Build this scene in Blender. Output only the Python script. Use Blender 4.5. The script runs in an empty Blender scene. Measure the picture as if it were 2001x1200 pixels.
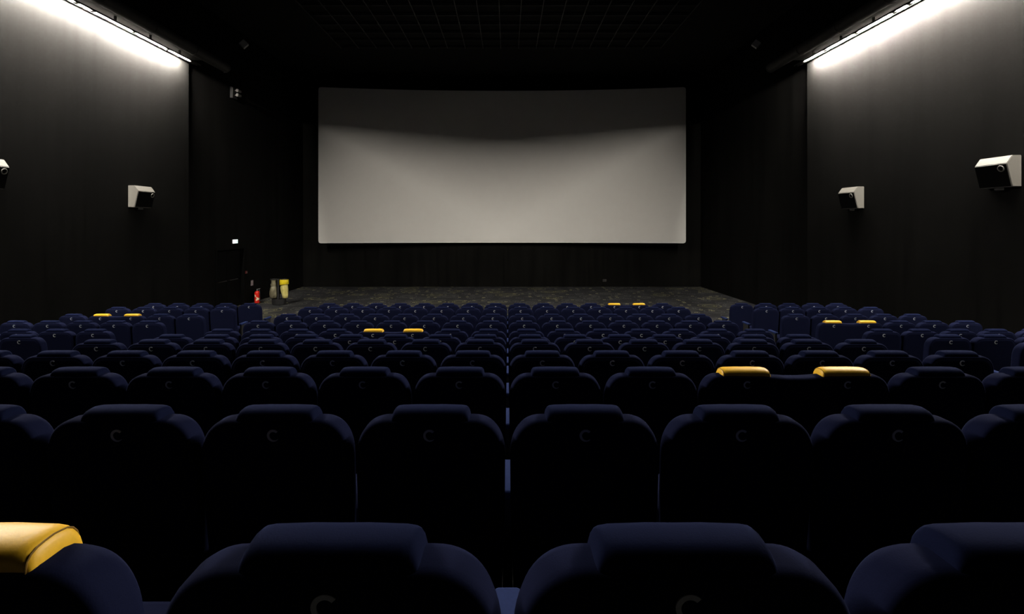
import bpy, bmesh, math, random
from mathutils import Vector, Matrix
random.seed(7)
C = bpy.context.scene.collection
PI = math.pi
P = 0.60                    # seat pitch in metres
F = 960.0                   # focal length in pixels of a 2001 px wide frame
ZC = 3.012                  # camera height above the flat front floor
def Yd(D): return D * F * P             # depth (m) of the plane where one seat pitch spans 1/D px
def X(a): return a * P                  # lateral
def Z(a): return ZC + a * P             # height, a in pitches above the camera

# ------------------------------------------------------------------ materials
def new_mat(name):
    m = bpy.data.materials.new(name); m.use_nodes = True
    nt = m.node_tree
    return m, nt, nt.nodes['Principled BSDF']
def noise(nt, scale, detail=3, vec=None, rough=0.6):
    n = nt.nodes.new('ShaderNodeTexNoise'); n.inputs['Scale'].default_value = scale
    n.inputs['Detail'].default_value = detail; n.inputs['Roughness'].default_value = rough
    if vec is not None: nt.links.new(vec, n.inputs['Vector'])
    return n
def ramp(nt, fac, stops):
    r = nt.nodes.new('ShaderNodeValToRGB')
    while len(r.color_ramp.elements) < len(stops): r.color_ramp.elements.new(0.5)
    for e, (p, c) in zip(r.color_ramp.elements, stops):
        e.position = p; e.color = (*c, 1)
    nt.links.new(fac, r.inputs['Fac']); return r
def coords(nt, scale=(1, 1, 1)):
    t = nt.nodes.new('ShaderNodeTexCoord'); mp = nt.nodes.new('ShaderNodeMapping')
    mp.inputs['Scale'].default_value = scale
    nt.links.new(t.outputs['Object'], mp.inputs['Vector']); return mp.outputs['Vector']
def scl(c, k): return tuple(min(1, v * k) for v in c)
def surface(name, col, rough=0.6, var=0.15, scale=30, bump=0.0, metal=0.0, vscale=(1, 1, 1), sheen=0.0, sheen_tint=None, spec=0.5):
    m, nt, b = new_mat(name)
    v = coords(nt, vscale)
    n = noise(nt, scale, 4, v)
    r = ramp(nt, n.outputs['Fac'], [(0.3, scl(col, 1 - var)), (0.7, scl(col, 1 + var))])
    nt.links.new(r.outputs['Color'], b.inputs['Base Color'])
    b.inputs['Roughness'].default_value = rough; b.inputs['Metallic'].default_value = metal
    b.inputs['Specular IOR Level'].default_value = spec
    if sheen:
        b.inputs['Sheen Weight'].default_value = sheen; b.inputs['Sheen Roughness'].default_value = 0.4
        b.inputs['Sheen Tint'].default_value = (*(sheen_tint or col), 1)
    if bump:
        bp = nt.nodes.new('ShaderNodeBump'); bp.inputs['Strength'].default_value = bump; bp.inputs['Distance'].default_value = 0.01
        nt.links.new(n.outputs['Fac'], bp.inputs['Height']); nt.links.new(bp.outputs['Normal'], b.inputs['Normal'])
    return m
def glow(name, col, strength):
    m, nt, b = new_mat(name)
    b.inputs['Base Color'].default_value = (0.8, 0.8, 0.8, 1)
    b.inputs['Emission Color'].default_value = (*col, 1); b.inputs['Emission Strength'].default_value = strength
    return m

def wall_material(name, base, streak=True):
    m, nt, b = new_mat(name)
    v1 = coords(nt, (1.0, 1.0, 0.06))            # long vertical streaks in the stretched cloth
    n1 = noise(nt, 2.4, 5, v1, 0.7)
    v2 = coords(nt, (0.5, 0.5, 9.0))             # fine horizontal weave
    n2 = noise(nt, 3.0, 3, v2)
    v3 = coords(nt); n3 = noise(nt, 0.7, 4, v3)  # broad blotches
    a = ramp(nt, n1.outputs['Fac'], [(0.32, scl(base, 0.55)), (0.50, base), (0.70, scl(base, 1.22))])
    mx = nt.nodes.new('ShaderNodeMix'); mx.data_type = 'RGBA'; mx.blend_type = 'MULTIPLY'; mx.inputs['Factor'].default_value = 1.0
    w = ramp(nt, n2.outputs['Fac'], [(0.3, (0.86,) * 3), (0.7, (1, 1, 1))])
    nt.links.new(a.outputs['Color'], mx.inputs['A']); nt.links.new(w.outputs['Color'], mx.inputs['B'])
    mx2 = nt.nodes.new('ShaderNodeMix'); mx2.data_type = 'RGBA'; mx2.blend_type = 'MULTIPLY'; mx2.inputs['Factor'].default_value = 1.0
    w2 = ramp(nt, n3.outputs['Fac'], [(0.35, (0.8, 0.8, 0.8)), (0.6, (1, 1, 1))])
    nt.links.new(mx.outputs['Result'], mx2.inputs['A']); nt.links.new(w2.outputs['Color'], mx2.inputs['B'])
    nt.links.new(mx2.outputs['Result'], b.inputs['Base Color'])
    b.inputs['Roughness'].default_value = 0.95; b.inputs['Specular IOR Level'].default_value = 0.05
    return m

def carpet_material():
    m, nt, b = new_mat('patterned_carpet')
    v = coords(nt)
    dist = noise(nt, 2.2, 3, v)
    L = nt.links
    def math_(op, a, bb=None, c=None):
        n = nt.nodes.new('ShaderNodeMath'); n.operation = op
        for i, s in enumerate((a, bb, c)):
            if s is None: continue
            if isinstance(s, (int, float)): n.inputs[i].default_value = s
            else: L.new(s, n.inputs[i])
        return n.outputs[0]
    def rings(scale, radii, w):
        vo = nt.nodes.new('ShaderNodeTexVoronoi'); vo.voronoi_dimensions = '2D'; vo.inputs['Scale'].default_value = scale
        L.new(v, vo.inputs['Vector'])
        d = vo.outputs['Distance']; out = None
        for r in radii:
            t = math_('LESS_THAN', math_('ABSOLUTE', math_('SUBTRACT', d, r)), w)
            out = t if out is None else math_('MAXIMUM', out, t)
        return out, vo.outputs['Color']
    brk = math_('GREATER_THAN', dist.outputs['Fac'], 0.47)
    r1, c1 = rings(1.05, (0.18, 0.26, 0.42), 0.020)
    r2, c2 = rings(1.9, (0.12, 0.30), 0.030)
    r3, c3 = rings(3.1, (0.14,), 0.05)
    base = ramp(nt, noise(nt, 220, 2, v).outputs['Fac'], [(0.3, (0.016, 0.0165, 0.0185)), (0.7, (0.030, 0.0305, 0.033))])
    def over(prev, fac, col):
        mx = nt.nodes.new('ShaderNodeMix'); mx.data_type = 'RGBA'
        L.new(fac, mx.inputs['Factor']); L.new(prev, mx.inputs['A']); mx.inputs['B'].default_value = (*col, 1)
        return mx.outputs['Result']
    sep1 = nt.nodes.new('ShaderNodeSeparateColor'); L.new(c1, sep1.inputs['Color'])
    sep3 = nt.nodes.new('ShaderNodeSeparateColor'); L.new(c3, sep3.inputs['Color'])
    col = over(base.outputs['Color'], math_('MULTIPLY', r2, brk), (0.066, 0.066, 0.068))
    col = over(col, math_('MULTIPLY', r1, math_('GREATER_THAN', sep1.outputs[0], 0.35)), (0.062, 0.063, 0.060))
    col = over(col, math_('MULTIPLY', r1, math_('GREATER_THAN', sep1.outputs[1], 0.72)), (0.11, 0.106, 0.058))
    col = over(col, math_('MULTIPLY', r3, math_('GREATER_THAN', sep3.outputs[0], 0.80)), (0.24, 0.23, 0.13))
    L.new(col, b.inputs['Base Color'])
    b.inputs['Roughness'].default_value = 0.95; b.inputs['Specular IOR Level'].default_value = 0.1
    return m

LIGHT = (1.0, 0.93, 0.82)
M = {}
M['wall'] = wall_material('charcoal_wall_cloth', (0.0056, 0.0055, 0.0052))
M['black_wall'] = wall_material('black_wall_cloth', (0.0062, 0.0060, 0.0057))
M['front_wall'] = wall_material('black_front_cloth', (0.0058, 0.0057, 0.0052))
M['ceiling'] = surface('black_ceiling', (0.012, 0.012, 0.012), 0.9, 0.2, 4, spec=0.1)
M['grid'] = surface('grey_grid_bar', (0.03, 0.03, 0.03), 0.6, 0.1, 8)
M['carpet'] = carpet_material()
M['screen'] = surface('screen_cloth', (0.64, 0.63, 0.61), 0.9, 0.012, 3, spec=0.1)
M['screen_back'] = surface('screen_frame_black', (0.02, 0.02, 0.02), 0.8)
M['navy'] = surface('navy_seat_fabric', (0.0066, 0.0084, 0.0260), 0.95, 0.12, 260, 0.08, sheen=0.07, sheen_tint=(0.13, 0.18, 0.50), spec=0.02)
M['navy_cap'] = surface('navy_headrest_fabric', (0.0050, 0.0070, 0.0235), 0.95, 0.12, 260, 0.08, sheen=0.12, sheen_tint=(0.13, 0.18, 0.50), spec=0.02)
M['yellow'] = surface('yellow_leatherette', (0.80, 0.46, 0.027), 0.45, 0.06, 90, 0.05, spec=0.35)
M['seam'] = surface('dark_seam', (0.20, 0.11, 0.01), 0.8)
M['emblem'] = surface('silver_embroidery', (0.50, 0.51, 0.55), 0.6, 0.1, 400)
M['plastic'] = surface('black_plastic', (0.012, 0.012, 0.013), 0.5)
M['arm'] = surface('navy_arm_pad', (0.016, 0.026, 0.085), 0.85, 0.1, 120, spec=0.05)
M['duct'] = surface('dark_grey_duct', (0.024, 0.0225, 0.020), 0.7, 0.12, 6)
M['housing'] = surface('dark_lamp_housing', (0.032, 0.031, 0.027), 0.7, 0.1, 6)
M['tube'] = glow('warm_white_tube', LIGHT, 2950.0)
M['added_fill'] = glow('added_fill_glow', LIGHT, 12500.0)  # added glow besides the tubes, brightens the top of the side walls
M['speaker'] = surface('pale_grey_cabinet', (0.125, 0.119, 0.106), 0.6, 0.05, 40)
M['grille'] = surface('black_speaker_grille', (0.0035, 0.0035, 0.0035), 0.95, 0.3, 180, 0.3, spec=0.05)
M['metal'] = surface('grey_metal', (0.30, 0.30, 0.30), 0.45, 0.08, 30, metal=0.6)
M['greybox'] = surface('pale_grey_box', (0.55, 0.54, 0.51), 0.6, 0.05, 20)
M['lamp_glass'] = surface('frosted_lamp_glass', (0.20, 0.195, 0.19), 0.25, 0.04, 20)
M['red'] = surface('red_enamel', (0.62, 0.018, 0.010), 0.3, 0.06, 20)
M['dull_red'] = surface('dull_red_plastic', (0.10, 0.012, 0.012), 0.6, 0.08, 20)
M['cream'] = surface('cream_label', (0.85, 0.72, 0.50), 0.5, 0.3, 45)
M['sign'] = surface('grey_sign_plate', (0.35, 0.28, 0.30), 0.5, 0.15, 20)
M['door'] = surface('black_door', (0.004, 0.004, 0.004), 0.9, 0.2, 6, spec=0.05)
M['exit_white'] = glow('lit_sign_white', (1.0, 1.0, 1.0), 1.6)
M['exit_mint'] = glow('lit_sign_mint', (0.72, 1.0, 0.86), 1.3)
M['exit_green'] = glow('lit_sign_green', (0.20, 0.75, 0.45), 0.9)

def bag_material(name, c1, c2, trans):
    m, nt, b = new_mat(name)
    n = noise(nt, 9, 5, coords(nt, (1, 1, 0.5)))
    r = ramp(nt, n.outputs['Fac'], [(0.35, c1), (0.65, c2)])
    nt.links.new(r.outputs['Color'], b.inputs['Base Color'])
    b.inputs['Roughness'].default_value = 0.3
    bp = nt.nodes.new('ShaderNodeBump'); bp.inputs['Strength'].default_value = 0.6; bp.inputs['Distance'].default_value = 0.03
    nt.links.new(n.outputs['Fac'], bp.inputs['Height']); nt.links.new(bp.outputs['Normal'], b.inputs['Normal'])
    return m
M['bag_grey'] = bag_material('grey_translucent_bag', (0.075, 0.066, 0.040), (0.20, 0.185, 0.12), 0.2)
M['bag_yellow'] = bag_material('pale_yellow_bag', (0.55, 0.47, 0.13), (0.80, 0.72, 0.30), 0.2)
M['bag_fold'] = surface('bright_yellow_fold', (0.85, 0.66, 0.02), 0.4, 0.1, 20)

# ------------------------------------------------------------------ mesh helpers
def obj(name, bm, mat, parent=None, smooth=False, mats=None):
    bmesh.ops.recalc_face_normals(bm, faces=bm.faces)
    me = bpy.data.meshes.new(name); bm.to_mesh(me); bm.free()
    for m in (mats or [mat]): me.materials.append(m)
    if smooth:
        for p in me.polygons: p.use_smooth = True
        try: me.set_sharp_from_angle(angle=math.radians(48))
        except Exception: pass
    o = bpy.data.objects.new(name, me); C.objects.link(o)
    if parent is not None: o.parent = parent
    return o
def tag(o, label, cat, group=None):
    o['label'] = label; o['category'] = cat
    if group: o['group'] = group
    return o
def empty(name, loc=(0, 0, 0), rotz=0):
    o = bpy.data.objects.new(name, None); o.empty_display_size = 0.1; C.objects.link(o)
    o.location = loc; o.rotation_euler = (0, 0, rotz); return o
def struct(name, bm, mat, parent=None, smooth=False, mats=None):
    o = obj(name, bm, mat, parent, smooth, mats)
    if parent is None: o['kind'] = 'structure'
    return o
def box(bm, lo, hi, bev=0.0, mat_index=0):
    r = bmesh.ops.create_cube(bm, size=1.0)
    lo, hi = Vector(lo), Vector(hi)
    for v in r['verts']:
        v.co = Vector(((v.co.x + .5) * (hi.x - lo.x) + lo.x, (v.co.y + .5) * (hi.y - lo.y) + lo.y, (v.co.z + .5) * (hi.z - lo.z) + lo.z))
    fs = set(f for v in r['verts'] for f in v.link_faces)
    for f in fs: f.material_index = mat_index
    if bev:
        es = list(set(e for v in r['verts'] for e in v.link_edges))
        bmesh.ops.bevel(bm, geom=es, offset=bev, segments=2, affect='EDGES', profile=0.5)
    return bm
def loft(bm, rings, cap0=True, cap1=True, closed=True):
    vs = [[bm.verts.new(p) for p in ring] for ring in rings]
    n = len(vs[0])
    for a, b in zip(vs, vs[1:]):
        for i in range(n if closed else n - 1):
            j = (i + 1) % n
            bm.faces.new((a[i], a[j], b[j], b[i]))
    if cap0: bm.faces.new(list(reversed(vs[0])))
    if cap1: bm.faces.new(vs[-1])
    return vs
def tube(bm, p0, p1, r0, r1=None, n=16, caps=True):
    p0, p1 = Vector(p0), Vector(p1); r1 = r0 if r1 is None else r1
    d = (p1 - p0).normalized(); u = d.orthogonal().normalized(); w = d.cross(u)
    rg = [[p + (u * math.cos(2 * PI * i / n) + w * math.sin(2 * PI * i / n)) * r for i in range(n)] for p, r in ((p0, r0), (p1, r1))]
    return loft(bm, rg, caps, caps)
def pipe(bm, pts, r, n=10):
    pts = [Vector(p) for p in pts]; rg = []
    prev = None
    for i, p in enumerate(pts):
        d = (pts[min(i + 1, len(pts) - 1)] - pts[max(i - 1, 0)]).normalized()
        u = d.orthogonal().normalized() if prev is None else (prev - d * prev.dot(d)).normalized()
        prev = u; w = d.cross(u)
        rg.append([p + (u * math.cos(2 * PI * k / n) + w * math.sin(2 * PI * k / n)) * r for k in range(n)])
    return loft(bm, rg)
def lathe(bm, prof, n=24, c=(0, 0, 0)):
    c = Vector(c)
    rg = [[c + Vector((r * math.cos(2 * PI * i / n), r * math.sin(2 * PI * i / n), z)) for i in range(n)] for r, z in prof]
    return loft(bm, rg)
def prism(bm, poly, axis, a0, a1):
    """poly: 2D points; axis 'y' -> (x,z) polygon swept along y, 'x' -> (y,z) along x, 'z' -> (x,y) along z."""
    def v3(p, a): return {'y': (p[0], a, p[1]), 'x': (a, p[0], p[1]), 'z': (p[0], p[1], a)}[axis]
    return loft(bm, [[Vector(v3(p, a0)) for p in poly], [Vector(v3(p, a1)) for p in poly]])
def torus(bm, c, R, r, normal=(0, 0, 1), n=24, k=8, arc=(0, 2 * PI)):
    c = Vector(c); nz = Vector(normal).normalized(); u = nz.orthogonal().normalized(); w = nz.cross(u)
    rg = []
    for i in range(n):
        a = 2 * PI * i / n; d = u * math.cos(a) + w * math.sin(a)
        rg.append([c + d * (R + r * math.cos(2 * PI * j / k)) + nz * r * math.sin(2 * PI * j / k) for j in range(k)])
    rg.append(rg[0])
    loft(bm, rg, False, False); bmesh.ops.remove_doubles(bm, verts=bm.verts, dist=1e-6)

# ------------------------------------------------------------------ rows
D_ROW = {1: 0.001495}
for k in range(2, 12): D_ROW[k] = 0.003367 + (k - 2) * 0.002018
H_ROW = {1: 0.899, 2: 1.202, 3: 1.514, 4: 1.840, 5: 2.132, 6: 2.478, 7: 2.769, 8: 2.931, 9: 3.085, 10: 3.176, 11: 3.350}
SEAT_H = 1.0
Y_ROW = {k: Yd(D_ROW[k]) for k in D_ROW}
Z_ROW = {k: ZC - H_ROW[k] * P - SEAT_H for k in H_ROW}
Z_ROW[11] = 0.003

WL, WR = X(-15.62), X(14.67)          # side walls beside the seats
RL, RR = X(-16.25), X(15.33)          # set-back side walls beside the screen
Y_STEP = Yd(0.02506)
Y_BACK = 39.0 * P
Y_REAR = -2.6
Z_CEIL = Z(11.65)

# ------------------------------------------------------------------ setting
bm = bmesh.new()
prof = [(Y_REAR, -0.4)]
tops = [(Y_REAR, Z_ROW[1] + 0.2)]
edges = []
zprev = Z_ROW[1] + 0.2
for k in range(1, 12):
    e = Y_ROW[k] - 0.12
    tops += [(e, zprev), (e, Z_ROW[k])]; zprev = Z_ROW[k]
tops += [(Y_BACK + 0.2, Z_ROW[11])]
poly = prof + tops + [(Y_BACK + 0.2, -0.4)]
prism(bm, poly, 'x', RL - 0.3, RR + 0.3)
struct('floor', bm, M['carpet'])

bm = bmesh.new(); box(bm, (RL - 0.3, Y_REAR - 0.2, Z_CEIL), (RR + 0.3, Y_BACK + 0.4, Z_CEIL + 0.3))
struct('ceiling', bm, M['ceiling'])
bm = bmesh.new(); box(bm, (RL - 0.3, Y_BACK, -0.4), (RR + 0.3, Y_BACK + 0.3, Z_CEIL))
struct('wall_front', bm, M['front_wall'])
bm = bmesh.new(); box(bm, (RL - 0.3, Y_REAR - 0.3, -0.4), (RR + 0.3, Y_REAR, Z_CEIL))
struct('wall_back', bm, M['black_wall'])

DY0, DY1, DZ = Yd(0.0285), Yd(0.0316), Z(-1.43)       # doorway in the left wall
def side_wall(name, xn, xr, sgn, door):
    bm = bmesh.new()
    o = xr + sgn * 0.3
    # seats' stretch: cloth panel wall in front of the structural wall
    box(bm, (min(xn, o), Y_REAR, -0.4), (max(xn, o), Y_STEP, Z_CEIL), 0, 0)
    if not door:
        box(bm, (min(xr, o), Y_STEP, -0.4), (max(xr, o), Y_BACK, Z_CEIL), 0, 1)
    else:
        box(bm, (min(xr, o), Y_STEP, -0.4), (max(xr, o), DY0, Z_CEIL), 0, 1)
        box(bm, (min(xr, o), DY0, DZ), (max(xr, o), DY1, Z_CEIL), 0, 1)
        box(bm, (min(xr, o), DY1, -0.4), (max(xr, o), Y_BACK, Z_CEIL), 0, 1)
    return struct(name, bm, None, mats=[M['wall'], M['black_wall']])
side_wall('wall_left', WL, RL, -1, True)
side_wall('wall_right', WR, RR, 1, False)

# double door set back in the left wall
d = empty('door_1', (RL, (DY0 + DY1) / 2, 0)); d['kind'] = 'structure'
hw = (DY1 - DY0) / 2
for s in (-1, 1):
    bm = bmesh.new(); box(bm, (-0.20, min(0.006 * s, s * (hw - 0.06)), 0.004), (-0.15, max(0.006 * s, s * (hw - 0.06)), DZ - 0.06), 0.004)
    lf = obj('door_leaf', bm, M['door'], d)
    bm = bmesh.new(); pipe(bm, [(-0.15, s * 0.10, 1.0), (-0.09, s * 0.10, 1.0), (-0.09, s * 0.35, 1.0), (-0.09, s * 0.60, 1.0), (-0.15, s * 0.60, 1.0)], 0.016)
    obj('push_bar', bm, M['plastic'], lf, True)
bm = bmesh.new()
prism(bm, [(-hw, 0.004), (-hw, DZ), (hw, DZ), (hw, 0.004), (hw - 0.06, 0.004), (hw - 0.06, DZ - 0.06), (-hw + 0.06, DZ - 0.06), (-hw + 0.06, 0.004)], 'x', -0.22, 0.02)
obj('door_frame', bm, M['door'], d)

# exposed ceiling grid of thin bars
bm = bmesh.new()
gx0, gx1, gy0, gy1 = -0.45 - 9 * 1.16, -0.45 + 9 * 1.16, Yd(0.0205), Yd(0.0335)
for i in range(19):
    x = X(gx0 + i * 1.16); box(bm, (x - 0.012, gy0, Z(11.5) - 0.03), (x + 0.012, gy1, Z(11.5) + 0.0))
nb = 11
for j in range(nb):
    y = gy0 + (gy1 - gy0) * j / (nb - 1); box(bm, (X(gx0), y - 0.012, Z(11.5)), (X(gx1), y + 0.012, Z_CEIL))
struct('trim_1', bm, M['grid'])

# ------------------------------------------------------------------ screen
def screen_y(x):     # gentle horizontal curve, deepest at the middle
    c = X((-14.4 + 13.56) / 2); h = X((14.4 + 13.56) / 2)
    return (38.45 - 1.08 * ((x - c) / h) ** 2) * P
sx0, sx1, sz0, sz1 = X(-14.4), X(13.56), Z(-1.50), Z(10.39)
def screen_mesh(inset, dy0, dy1):
    bm = bmesh.new(); rg = []
    rr = 0.10; n = 48
    xs = [sx0 + inset + (sx1 - sx0 - 2 * inset) * i / n for i in range(n + 1)]
    xs[1:1] = [xs[0] + 0.03, xs[0] + rr]; xs[-1:-1] = [xs[-1] - rr, xs[-1] - 0.03]
    for x in xs:
        e = min(x - xs[0], xs[-1] - x); c = 0 if e >= rr else rr - math.sqrt(max(0, rr * rr - (rr - e) ** 2))
        y = screen_y(x); z0, z1 = sz0 + inset + c, sz1 - inset - c
        rg.append([(x, y + dy0, z0), (x, y + dy0, z1), (x, y + dy1, z1), (x, y + dy1, z0)])
    loft(bm, [[Vector(p) for p in r] for r in rg]); return bm
sc = empty('cinema_screen', (0, 0, 0))
tag(sc, 'wide pale curved cinema screen hanging on the black front wall', 'screen')
obj('screen_cloth', screen_mesh(0, 0, 0.02), M['screen'], sc)
obj('screen_frame', screen_mesh(0.05, 0.022, 0.12), M['screen_back'], sc)

# ------------------------------------------------------------------ strip lights, ducts
TX, TZ = 0.50, 7.74        # tube offset from the wall, height
Y_T0 = Yd(0.0062)
def half_tube(bm, a, b, s, r=0.012):
    # LED tube: lit face wide open towards the room, opaque metal back
    n = 24; ang = [2 * PI * i / n + PI / n for i in range(n)]
    rg = [[Vector((s * r * math.cos(t), y, r * math.sin(t))) for t in ang] for y in (a, b)]
    vs = loft(bm, rg)
    for f in bm.faces:
        c = f.calc_center_median()
        f.material_index = 0 if len(f.verts) == 4 and s * c.x > 0.20 * r else 1
def strip(side):
    xw, s = (WL, 1) if side == 'left' else (WR, -1)
    x = xw + s * X(TX); z = Z(TZ)
    Y_TEND = Yd(0.0243 if side == 'left' else 0.0244)
    l = empty('strip_light', (x, 0, z))
    tag(l, f'long white strip light high on the {side} wall, washing it brightly', 'light', 'wall washing strip lights')
    bm = bmesh.new()
    # carrier board along the wall; under it a shallow tray keeps the tubes' light from going up
    xa = -s * (X(TX) - 0.002)
    box(bm, (min(xa, s * 0.20), Y_T0 - 0.1, 0.150), (max(xa, s * 0.20), Y_STEP - 0.02, 0.168), 0.002)
    tray = [(-0.051, -0.012), (-0.051, 0.026), (0.051, 0.026), (0.051, -0.0155), (0.056, -0.0155), (0.056, 0.031), (-0.136, 0.031), (-0.136, 0.026), (-0.056, 0.026), (-0.056, -0.012)]
    prism(bm, [(s * a, b) for a, b in tray], 'y', Y_T0 - 0.1, Y_TEND + 0.45)
    y = Y_TEND - 0.4
    while y > Y_T0:
        box(bm, (-0.02, y - 0.02, 0.031), (0.02, y + 0.02, 0.150)); y -= 1.12
    obj('mounting_rail', bm, M['housing'], l)
    bm = bmesh.new()
    box(bm, (min(-s * 0.0565, -s * 0.059), Y_T0, 0.003), (max(-s * 0.0565, -s * 0.059), Y_TEND, 0.025))
    obj('added_fill_strip', bm, M['added_fill'], l)  # unseen emitter added behind the tray, faces the wall to shape its falloff
    L = 1.07; gap = 0.11; short = 0.30
    ends = []; y = Y_TEND; i = 0
    while y > Y_T0:
        ln = short if i == 3 else L
        if i == 0: ln = 0.86
        ends.append((max(y - ln, Y_T0), y)); y -= ln + gap; i += 1
    for a, b in ends:
        if b - a < 0.1: continue
        bm = bmesh.new()
        half_tube(bm, a, b, s)
        obj('light_tube', bm, None, l, True, [M['tube'], M['metal']])
        bm = bmesh.new()
        box(bm, (-0.045, b + 0.006, -0.018), (0.045, b + gap - 0.006, 0.0255), 0.003)
        obj('tube_holder', bm, M['housing'], l)
    # ventilation duct hung inboard of the light
    xd = xw + s * X(1.20); zd = Z(7.99); yd1 = Yd(0.0262); r = 0.15
    v = empty('ventilation_duct', (xd, 0, zd))
    tag(v, f'dark round ventilation duct running above the {side} wall light', 'duct', 'ventilation ducts')
    n = 9; y0 = Y_T0 - 2.5
    for i in range(n):
        a = y0 + (yd1 - y0) * i / n; b = y0 + (yd1 - y0) * (i + 1) / n
        bm = bmesh.new()
        lathe_r = [(r, a), (r, b - 0.05), (r + 0.012, b - 0.045), (r + 0.012, b - 0.012), (r, b - 0.006)]
        rg = [[Vector((q * math.cos(2 * PI * t / 28), yy, q * math.sin(2 * PI * t / 28))) for t in range(28)] for q, yy in lathe_r]
        loft(bm, rg, True, True)
        obj('duct_section', bm, M['duct'], v, True)
    for yy in (yd1 - 0.25, yd1 - 4.2, yd1 - 8.2):
        bm = bmesh.new()
        tube(bm, (0, yy, r), (0, yy, Z_CEIL - zd), 0.006, n=8)
        obj('hanger_rod', bm, M['housing'], v)
strip('left'); strip('right')

# ------------------------------------------------------------------ wall speakers
def speaker(side, D, ztop, where):
    xw, s = (WL, 1) if side == 'left' else (WR, -1)
    e = empty('side_loudspeaker', (xw, Yd(D), Z(ztop)))
    tag(e, f'pale grey wedge loudspeaker on the {side} wall, {where}', 'speaker', 'wall loudspeakers')
    pr = [(0.0, 0.0), (0.27, 0.0), (0.43, -0.23), (0.27, -0.90), (0.0, -0.90)]
    pr = [(s * X(a), X(b)) for a, b in pr]
    Ls = X(0.97)
    bm = bmesh.new(); prism(bm, pr, 'y', 0, Ls)
    bmesh.ops.bevel(bm, geom=[e_ for e_ in bm.edges], offset=0.008, segments=2, affect='EDGES')
    obj('cabinet', bm, M['speaker'], e)
    # grille on the down-facing front
    a, b = Vector((s * X(0.43), 0, X(-0.23))), Vector((s * X(0.27), 0, X(-0.90)))
    dr = (b - a).normalized(); nrm = Vector((-dr.z * s, 0, dr.x * s)).normalized()
    if nrm.x * s < 0: nrm = -nrm
    def q(t, y, h): return a + dr * t + nrm * h + Vector((0, y, 0))
    T = (b - a).length
    bm = bmesh.new()
    rg = [[q(0.012, 0.012, h), q(T - 0.012, 0.012, h), q(T - 0.012, Ls - 0.012, h), q(0.012, Ls - 0.012, h)] for h in (-0.002, 0.012)]
    loft(bm, rg); obj('grille', bm, M['grille'], e)
    yk = Ls - 0.10 if side == 'left' else 0.10
    bm = bmesh.new(); torus(bm, q(0.085, yk, 0.022), 0.048, 0.010, nrm, 24, 8)
    obj('horn_rim', bm, M['speaker'], e, True)
    bm = bmesh.new()
    box(bm, (min(0, -s * 0.0) - 0.0, Ls * 0.35, X(-0.9) - 0.05), (s * 0.10 if s > 0 else 0.0, Ls * 0.65, X(-0.9)) , 0.004) if s > 0 else box(bm, (-0.10, Ls * 0.35, X(-0.9) - 0.05), (0.0, Ls * 0.65, X(-0.9)), 0.004)
    obj('wall_mount', bm, M['plastic'], e)
speaker('left', 0.02105, 1.575, 'standing whole beside the set-back dark wall')
speaker('left', 0.0146, 1.95, 'cut off by the picture edge')
speaker('right', 0.02105, 1.53, 'the smaller looking of the pair there')
speaker('right', 0.0146, 1.96, 'large, close to the picture edge')

# small tilted boxes high on the set-back walls
def tilted_box(side):
    xr, s = (RL, 1) if side == 'left' else (RR, -1)
    y = 1.0 / 32.6 * F * P; z = Z(10.75)
    e = empty('corner_speaker', (xr + s * 0.003, y, z))
    tag(e, f'small grey box speaker tilted on the {side} wall near the ceiling', 'speaker', 'small tilted box speakers')
    bm = bmesh.new(); box(bm, (-0.11, -0.09, -0.11), (0.11, 0.09, 0.11), 0.006)
    bmesh.ops.rotate(bm, verts=bm.verts, cent=(0, 0, 0), matrix=Matrix.Rotation(math.radians(42), 3, 'Y'))
    bmesh.ops.rotate(bm, verts=bm.verts, cent=(0, 0, 0), matrix=Matrix.Rotation(math.radians(25) * s, 3, 'Z'))
    bmesh.ops.translate(bm, verts=bm.verts, vec=(s * 0.26, 0, 0)); obj('cabinet', bm, M['greybox'], e)
    bm = bmesh.new(); tube(bm, (0, 0, 0), (s * 0.16, 0, 0), 0.018, n=10); obj('bracket_arm', bm, M['plastic'], e)
tilted_box('left'); tilted_box('right')

# twin-spot emergency light on the left set-back wall
e = empty('emergency_light', (RL + 0.003, Yd(0.0302), Z(7.70)))
tag(e, 'twin spot emergency light high on the left wall near screen', 'light')
bm = bmesh.new(); box(bm, (0, -0.16, -0.20), (0.09, 0.16, 0.20), 0.01); obj('housing', bm, M['plastic'], e)
bm = bmesh.new(); box(bm, (0.09, -0.15, -0.18), (0.096, -0.10, 0.18), 0.002); obj('trim_strip', bm, M['housing'], e)
for dz in (-0.075, 0.085):
    bm = bmesh.new(); tube(bm, (0.20, -0.05, dz), (0.24, 0.10, dz - 0.01), 0.062, 0.045, 20); hd = obj('lamp_head', bm, M['duct'], e, True)
    bm = bmesh.new(); tube(bm, (0.196, -0.065, dz), (0.20, -0.05, dz), 0.052, 0.056, 20); obj('lens', bm, M['lamp_glass'], hd, True)
    bm = bmesh.new(); tube(bm, (0.09, 0.0, dz), (0.21, 0.0, dz), 0.014, n=10); obj('neck', bm, M['metal'], hd)

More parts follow.
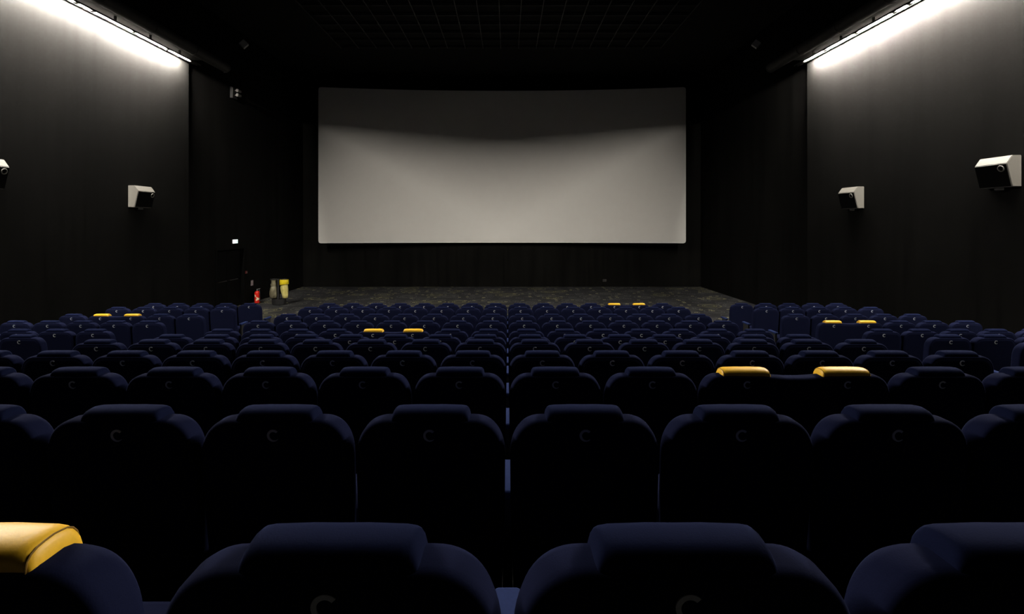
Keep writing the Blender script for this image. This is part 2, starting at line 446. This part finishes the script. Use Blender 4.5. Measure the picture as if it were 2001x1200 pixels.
# exit sign over the door
e = empty('exit_sign', (RL, Yd(1 / 32.9), Z(-1.06)))
tag(e, 'small lit exit sign on the dark wall above the door', 'sign')
bm = bmesh.new(); box(bm, (0, -0.17, -0.075), (0.04, 0.17, 0.075), 0.005); obj('housing', bm, M['plastic'], e)
bm = bmesh.new(); box(bm, (0.04, -0.16, -0.066), (0.046, -0.005, 0.066)); obj('light_panel', bm, M['exit_white'], e)
bm = bmesh.new(); box(bm, (0.04, 0.005, -0.066), (0.046, 0.16, 0.066)); pn = obj('light_panel', bm, M['exit_mint'], e)
def flat(poly, x0=0.0465, x1=0.048):
    bm = bmesh.new(); prism(bm, poly, 'x', x0, x1); return bm
man = [(0.075, 0.010), (0.095, 0.030), (0.085, 0.034), (0.060, 0.018), (0.050, 0.000), (0.062, -0.012), (0.045, -0.042), (0.056, -0.046), (0.078, -0.012),
       (0.098, -0.030), (0.122, -0.028), (0.122, -0.018), (0.104, -0.018), (0.092, 0.000), (0.110, 0.004), (0.108, 0.014)]
obj('running_figure', flat(man), M['exit_green'], pn)
bm = bmesh.new(); tube(bm, (0.0465, 0.100, 0.046), (0.048, 0.100, 0.046), 0.011, n=14); obj('figure_head', bm, M['exit_green'], pn)
# call point, wall plate
e = empty('call_point', (RL, Yd(1 / 31.5), Z(-3.02)))
tag(e, 'tiny red alarm call point on the dark wall beside the door', 'alarm')
bm = bmesh.new(); box(bm, (0, -0.05, -0.05), (0.045, 0.05, 0.05), 0.006); obj('body', bm, M['dull_red'], e)
bm = bmesh.new(); box(bm, (0.045, -0.025, -0.022), (0.049, 0.025, 0.022), 0.002); obj('press_plate', bm, M['lamp_glass'], e)
bm = bmesh.new(); box(bm, (RL + 0.001, Yd(1 / 30.75) - 0.085, Z(-3.77) - 0.10), (RL + 0.008, Yd(1 / 30.75) + 0.085, Z(-3.77) + 0.10), 0.002)
tag(obj('notice_plate', bm, M['sign']), 'small dull pinkish notice plate on wall above the fire extinguisher', 'sign')

# fire extinguisher
xe, ye = X(-15.80), Yd(1 / 30.95)
e = empty('fire_extinguisher', (xe, ye, 0.004)); 
tag(e, 'red fire extinguisher standing on the floor by the left wall', 'fire extinguisher')
bm = bmesh.new(); lathe(bm, [(0.085, 0), (0.098, 0.012), (0.10, 0.03), (0.10, 0.36), (0.094, 0.40), (0.075, 0.435), (0.045, 0.455), (0.03, 0.46)], 28)
cyl = obj('cylinder', bm, M['red'], e, True)
def wrap(a0, a1, z0, z1, r, sl=0.0):
    bm = bmesh.new(); n = 10; rg = []
    for q in (r, r + 0.0025):
        lo = [Vector((q * math.cos(a0 + (a1 - a0) * i / n), q * math.sin(a0 + (a1 - a0) * i / n), z0 + sl * i / n)) for i in range(n + 1)]
        hi = [Vector((q * math.cos(a0 + (a1 - a0) * i / n), q * math.sin(a0 + (a1 - a0) * i / n), z1 + sl * i / n)) for i in range(n, -1, -1)]
        rg.append(lo + hi)
    loft(bm, rg); return bm
R = math.radians
obj('label', wrap(R(-95), R(-30), 0.09, 0.16, 0.1005, 0.05), M['cream'], cyl)
obj('label', wrap(R(-85), R(-35), 0.20, 0.25, 0.1005, -0.06), M['cream'], cyl)
obj('label', wrap(R(-130), R(-95), 0.27, 0.34, 0.1005, -0.04), M['cream'], cyl)
bm = bmesh.new(); tube(bm, (0, 0, 0.46), (0, 0, 0.50), 0.024, n=14); obj('valve', bm, M['metal'], e, True)
bm = bmesh.new(); prism(bm, [(-0.02, 0.50), (0.11, 0.545), (0.115, 0.56), (-0.03, 0.525)], 'y', -0.012, 0.012); obj('handle', bm, M['metal'], e)
bm = bmesh.new(); pipe(bm, [(0.02, -0.02, 0.49), (0.09, -0.05, 0.51), (0.125, -0.06, 0.44), (0.122, -0.055, 0.30), (0.116, -0.05, 0.18)], 0.011); obj('hose', bm, M['plastic'], e, True)
bm = bmesh.new(); tube(bm, (0.116, -0.05, 0.18), (0.116, -0.05, 0.07), 0.014, 0.022); obj('nozzle', bm, M['plastic'], e, True)

# waste stand with two hanging bags
xs, ys = X(-14.15), Yd(1 / 31.6)
e = empty('waste_stand', (xs, ys, 0.004))
tag(e, 'dark waste sorting stand on the carpet holding two bags', 'bin')
bm = bmesh.new(); lathe(bm, [(0.19, 0), (0.235, 0.01), (0.245, 0.05), (0.25, 0.18), (0.255, 0.215), (0.24, 0.22), (0.235, 0.20)], 32)
for v in bm.verts: v.co.y *= 0.75
obj('base', bm, M['plastic'], e, True)
bm = bmesh.new(); box(bm, (-0.042, -0.045, 0.205), (0.022, 0.045, 0.955), 0.008); obj('post', bm, M['plastic'], e)
for sx in (-1, 1):
    bm = bmesh.new(); torus(bm, (sx * 0.188, 0, 0.945), 0.115, 0.010, (0, 0, 1), 28, 8); obj('bag_ring', bm, M['plastic'], e, True)
    bm = bmesh.new(); box(bm, (min(sx * 0.03, sx * 0.072), -0.02, 0.934), (max(sx * 0.03, sx * 0.072), 0.02, 0.955), 0.003); obj('ring_arm', bm, M['plastic'], e)
def bag(prof, cx, seed, lean=0.0):
    rnd = random.Random(seed); bm = bmesh.new(); n = 36; rg = []
    ph = [rnd.uniform(0, 6.28) for _ in range(5)]
    for rx, z, c in prof:
        ring = []
        for i in range(n):
            a = 2 * PI * i / n
            f = 1 + 0.05 * math.sin(5 * a + ph[0] + z * 4) + 0.045 * math.sin(9 * a + ph[1] - z * 6) + 0.03 * math.sin(14 * a + ph[2])
            ring.append(Vector((cx + c + rx * f * math.cos(a), 0.9 * rx * f * math.sin(a), z)))
        rg.append(ring)
    loft(bm, rg, True, True); return bm
b = empty('waste_bag', (xs, ys, 0.004))
tag(b, 'grey see-through waste bag hanging on the stand beside the extinguisher', 'bag', 'bags on the waste stand')
obj('bag_body', bag([(0.07, 0.235, 0.0), (0.112, 0.27, 0.0), (0.128, 0.36, 0), (0.128, 0.48, 0), (0.118, 0.60, 0), (0.098, 0.68, 0), (0.088, 0.705, 0), (0.108, 0.73, -0.01), (0.088, 0.79, 0.005), (0.086, 0.86, 0.005), (0.100, 0.907, 0.0)], -0.19, 3), M['bag_grey'], b, True)
bm = bmesh.new(); torus(bm, (-0.19, 0, 0.70), 0.091, 0.010, (0, 0, 1), 26, 8); obj('tie', bm, M['bag_grey'], b, True)
b = empty('waste_bag', (xs, ys, 0.004))
tag(b, 'yellow waste bag with folded bright collar hanging on the stand', 'bag', 'bags on the waste stand')
obj('bag_body', bag([(0.05, 0.235, 0.035), (0.088, 0.26, 0.035), (0.108, 0.36, 0.03), (0.122, 0.50, 0.012), (0.128, 0.62, 0.0), (0.120, 0.70, 0.0), (0.112, 0.76, 0.0), (0.112, 0.85, 0), (0.100, 0.905, 0)], 0.202, 8), M['bag_yellow'], b, True)
bm = bmesh.new()
n = 32; rg = []
for rr, z0, z1 in ((0.150, 0.93, 0.93), (0.156, 0.90, 0.90), (0.158, 0.78, 0.72), (0.150, 0.77, 0.71), (0.142, 0.89, 0.89), (0.138, 0.925, 0.925)):
    rg.append([Vector((0.200 + rr * math.cos(2 * PI * i / n), 0.95 * rr * math.sin(2 * PI * i / n), z0 + (z1 - z0) * (0.5 - 0.5 * math.cos(2 * PI * i / n + 0.6)))) for i in range(n)])
rg.append(rg[0])
loft(bm, rg, False, False); bmesh.ops.remove_doubles(bm, verts=bm.verts, dist=1e-5)
obj('collar', bm, M['bag_fold'], b, True)

# small wall socket low on the front wall
xk, zk = (1181 - 992) / 24.6 * P, Z((437 - 548) / 24.6)
bm = bmesh.new(); box(bm, (xk - 0.09, Y_BACK - 0.05, zk - 0.06), (xk + 0.09, Y_BACK - 0.001, zk + 0.06), 0.006)
e = tag(obj('socket_box', bm, M['duct']), 'small grey socket box low on the wall under the screen', 'socket')
bm = bmesh.new(); box(bm, (xk - 0.06, Y_BACK - 0.056, zk - 0.03), (xk + 0.0, Y_BACK - 0.05, zk + 0.03), 0.003); obj('socket_face', bm, M['plastic'], e)

# ------------------------------------------------------------------ seats
LEAN = math.tan(math.radians(5.0))
def ln(p): return Vector((p[0], p[1] - (p[2] - 0.50) * LEAN, p[2]))
def back_outline(half, n=14, double=False):
    ztop, dx, dz = 0.962, 0.125, 0.165
    right = [(half - 0.018, 0.09), (half - 0.008, 0.40), (half - 0.001, 0.62)]
    for i in range(n + 1):
        t = (PI / 2) * i / n
        right.append((half - dx + dx * math.cos(t) ** 0.86, ztop - dz + dz * math.sin(t) ** 0.86))
    if double: right += [(0.38, 0.963), (0.20, 0.960), (0.12, 0.951), (0.05, 0.946)]
    else: right += [(half - dx - 0.06, ztop + 0.001)]
    left = [(-x, z) for x, z in reversed(right)]
    return right + left          # anticlockwise seen from behind (x right, z up)
def offset(pts, d):
    out = []; n = len(pts)
    for i in range(n):
        a, b, c = Vector(pts[i - 1]), Vector(pts[i]), Vector(pts[(i + 1) % n])
        t1, t2 = (b - a), (c - b)
        t1 = t1.normalized() if t1.length > 1e-9 else t2.normalized(); t2 = t2.normalized() if t2.length > 1e-9 else t1
        n1, n2 = Vector((-t1.y, t1.x)), Vector((-t2.y, t2.x))
        m = (n1 + n2); m = m.normalized() if m.length > 1e-6 else n1
        k = d / max(0.4, m.dot(n1))
        out.append((b.x + m.x * k, b.y + m.y * k))
    return out
def backrest_bm(half, double=False):
    ol = back_outline(half, double=double); bm = bmesh.new(); rg = []
    for ins, y in ((0.050, -0.060), (0.024, -0.060), (0.020, -0.057), (0.017, -0.0585), (0.008, -0.055), (0.002, -0.047), (0.0, -0.034), (0.0, 0.010), (0.006, 0.030), (0.020, 0.046), (0.045, 0.056), (0.08, 0.060)):
        rg.append([ln((x, y, z)) for x, z in offset(ol, ins)])
    loft(bm, rg, True, True); return bm
HEAD_X = [(0.1530, SEAT_H - 0.052, -0.003, 0.938), (0.1520, SEAT_H - 0.034, 0, 0.938), (0.1485, SEAT_H - 0.0190, 0, 0.939), (0.1420, SEAT_H - 0.0085, 0, 0.942),
          (0.1345, SEAT_H - 0.0038, 0, 0.948), (0.118, SEAT_H - 0.0008, 0, 0.955), (0.05, SEAT_H + 0.001, 0.001, 0.956)]
def head_section(cx, x, top, grow, zb):
        y0, y1, zf = -0.049 - grow, 0.050 + grow, 0.915
        pts = [(y0, zb), (y0 - 0.0005, top - 0.031)]
        for i in range(5):
            t = PI - (PI / 2) * i / 4; pts.append((y0 + 0.036 + 0.036 * math.cos(t), top - 0.026 + 0.025 * math.sin(t)))
        pts.append((0.004, top))
        for i in range(5):
            t = PI / 2 - (PI / 2) * i / 4; pts.append((y1 - 0.034 + 0.034 * math.cos(t), top - 0.036 + 0.034 * math.sin(t)))
        pts.append((y1 + 0.001, zf)); pts.append((y1 - 0.02, zf - 0.012)); pts.append((y0 + 0.02, zb - 0.004))
        return [ln((cx + x, y, z)) for y, z in pts]
def headrest_bm(cx):
    bm = bmesh.new(); rg = []
    full = [(-x, t, g, b) for x, t, g, b in HEAD_X] + [(0, SEAT_H + 0.0005, 0.001, 0.956)] + [(x, t, g, b) for x, t, g, b in reversed(HEAD_X)]
    for q in full: rg.append(head_section(cx, *q))
    loft(bm, rg, True, True); return bm
def piping_bm(cx, s):
    bm = bmesh.new()
    pts = head_section(cx, s * 0.1425, SEAT_H - 0.0085, 0.0005, 0.942)[:14]
    pipe(bm, pts, 0.0018, 6); return bm
def emblem_bm(cx):
    bm = bmesh.new(); n = 30; rg = []
    yb = -0.0605; zc = 0.906; Ro = 0.0240
    a0, a1 = math.radians(42), math.radians(318)
    for i in range(n + 1):
        f = i / n; a = a0 + (a1 - a0) * f
        w = 0.0092 if f < 0.62 else 0.0092 * (1 - 0.72 * (f - 0.62) / 0.38)
        ro = Ro; ri = Ro - w
        ca, sa = math.cos(a), math.sin(a)
        rg.append([ln((cx + ri * ca, yb, zc + ri * sa)), ln((cx + ro * ca, yb, zc + ro * sa)), ln((cx + ro * ca, yb - 0.0025, zc + ro * sa)), ln((cx + ri * ca, yb - 0.0025, zc + ri * sa))])
    loft(bm, rg, True, True); return bm
def cushion_bm(half):
    bm = bmesh.new(); box(bm, (-half, 0.075, 0.34), (half, 0.52, 0.46), 0.035)
    return bm
def armrest_bm(x):
    bm = bmesh.new(); box(bm, (x - 0.036, 0.10, 0.545), (x + 0.036, 0.390, 0.585), 0.012); return bm
def stand_bm(x):
    bm = bmesh.new(); box(bm, (x - 0.022, 0.13, 0.0), (x + 0.022, 0.36, 0.545), 0.006); return bm

def part(name, bm, mat, parent, smooth=True, label=None):
    o = obj(name, bm, mat, parent, smooth)
    if label: o['label'] = label
    return o
def make_seat(end_left):
    t = empty('cinema_chair')
    part('backrest', backrest_bm(P / 2 - 0.010), M['navy'], t)
    part('headrest', headrest_bm(0), M['navy_cap'], t)
    part('emblem', emblem_bm(0), M['emblem'], t, False, 'silver letter C emblem')
    part('seat_cushion', cushion_bm(0.255), M['navy'], t)
    for x in ([-P / 2] if end_left else []) + [P / 2]:
        a = part('armrest', armrest_bm(x), M['arm'], t)
        part('armrest_stand', stand_bm(x), M['plastic'], a, False)
    return t
def make_duo(end_left):
    t = empty('double_chair'); hx = 0.52 * P
    part('backrest', backrest_bm(P - 0.010, True), M['navy'], t)
    for s in (-1, 1):
        h = part('headrest', headrest_bm(s * hx), M['yellow'], t, True, 'yellow padded headrest cap')
        for q in (-1, 1): part('piping', piping_bm(s * hx, q), M['seam'], h)
        part('emblem', emblem_bm(s * hx), M['emblem'], t, False, 'silver letter C emblem')
    part('seat_cushion', cushion_bm(P - 0.045), M['navy'], t)
    for x in ([-P] if end_left else []) + [P]:
        a = part('armrest', armrest_bm(x), M['arm'], t)
        part('armrest_stand', stand_bm(x), M['plastic'], a, False)
    return t
kids = {}
def children(o): return list(o.children)
def copy_tree(o, parent=None):
    c = o.copy(); C.objects.link(c); c.parent = parent
    for ch in kids.get(o.name, []): copy_tree(ch, c)
    return c
protos = {}
def place(kind, end_left, x, k):
    key = (kind, end_left)
    if key not in protos:
        o = make_seat(end_left) if kind == 'seat' else make_duo(end_left)
        bpy.context.view_layer.update()
        def reg(q):
            kids[q.name] = children(q)
            for c in kids[q.name]: reg(c)
        reg(o); protos[key] = o
    else: o = copy_tree(protos[key])
    o.location = (x, Y_ROW[k] + 0.044, Z_ROW[k] + 0.001)
    return o
ORD = ['', 'first', 'second', 'third', 'fourth', 'fifth', 'sixth', 'seventh', 'eighth', 'ninth', 'tenth']
def row_phrase(k):
    if k == 1: return 'row closest to the camera'
    if k <= 5: return f'{ORD[k]} row from the camera'
    if k == 11: return 'front row before the screen'
    return f'{ORD[12 - k]} row from the screen'
def seen(x0, x1, k):
    y = Y_ROW[k]; s = F / y
    return 992 + (x1 + 0.55) * s > 8 and 992 + (x0 - 0.55) * s < 1993      # what a step aside could show too
duo_centre = {1: (5, 6), 3: (10, 11), 7: (4, 5), 11: (12, 13)}       # places of the centre block taken by a double seat
duo_left = {9: (2, 3)}; duo_right = {8: (0, 1)}                      # places counted from the aisle
n_seats = 0
for k in range(1, 12):
    rp = row_phrase(k); grp = 'seats of the ' + rp
    def put(kind, end_left, xc, hw, label):
        global n_seats
        if not seen(xc - hw, xc + hw, k): return
        o = place(kind, end_left, xc, k); tag(o, label, 'chair', grp); n_seats += 1
    # centre block: fifteen places, the camera looks along the gap between the eighth and the ninth
    dc = duo_centre.get(k, ())
    for side in ('left', 'right'):
        idx = range(7, -1, -1) if side == 'left' else range(8, 15)
        after = 0; passed = False; m = 0
        for i in idx:
            xi = X(-7.5 + i)
            if i in dc:
                if not passed:
                    j = min(dc); passed = True
                    put('duo', j == 0, X(-7.5 + j + 0.5 - (0.09 if k == 1 else 0)), P, f'navy double seat with two yellow headrests, centre block, {rp}')
                continue
            m += 1
            if passed:
                after += 1
                lab = f'navy seat, {ORD[after]} {side} of the yellow-topped double seat, centre block, {rp}'
            else:
                lab = f'navy seat, {ORD[m]} {side} of the middle gap, {rp}'
            put('seat', i == 0, xi, P / 2, lab)
    for side, du in (('left', duo_left.get(k, ())), ('right', duo_right.get(k, ()))):
        passed = False; after = 0
        for j in range(5):
            xi = X(-7.5 - 3.335 - j) if side == 'left' else X(6.5 + 3.335 + j)
            if j in du:
                if not passed:
                    passed = True
                    xm = X(-7.5 - 3.335 - j - 0.5) if side == 'left' else X(6.5 + 3.335 + j + 0.5)
                    put('duo', (side == 'right' and j == 0), xm, P, f'navy double seat with two yellow headrests, {side} block, {rp}')
                continue
            end = (side == 'left' and j == 4) or (side == 'right' and j == 0)
            if passed:
                after += 1
                lab = f'navy seat, {ORD[after]} {side} of the yellow-topped double seat, {side} block, {rp}'
            elif j == 0: lab = f'navy seat beside the aisle in the {side} block, {rp}'
            elif j == 4: lab = f'navy seat beside the wall in the {side} block, {rp}'
            else: lab = f'navy seat, {ORD[j + 1]} from the aisle in the {side} block, {rp}'
            put('seat', end, xi, P / 2, lab)
print('seats', n_seats)

# ------------------------------------------------------------------ world, camera, view
w = bpy.data.worlds.new('dark_room'); bpy.context.scene.world = w; w.use_nodes = True
w.node_tree.nodes['Background'].inputs['Color'].default_value = (0, 0, 0, 1)
w.node_tree.nodes['Background'].inputs['Strength'].default_value = 0.0
cam = bpy.data.cameras.new('camera'); co = bpy.data.objects.new('camera', cam); C.objects.link(co)
cam.sensor_width = 36.0; cam.sensor_fit = 'HORIZONTAL'; cam.lens = 36.0 * F / 2001
cam.shift_x = (1000.5 - 992.0) / 2001; cam.shift_y = -(600.0 - 437.0) / 2001
cam.clip_start = 0.05; cam.clip_end = 100
co.location = (0, 0, ZC); co.rotation_euler = (math.radians(90), 0, 0)
bpy.context.scene.camera = co
s = bpy.context.scene
s.view_settings.view_transform = 'Standard'; s.view_settings.look = 'None'
s.view_settings.exposure = 0.0; s.view_settings.gamma = 1.0; s.view_settings.use_curve_mapping = False
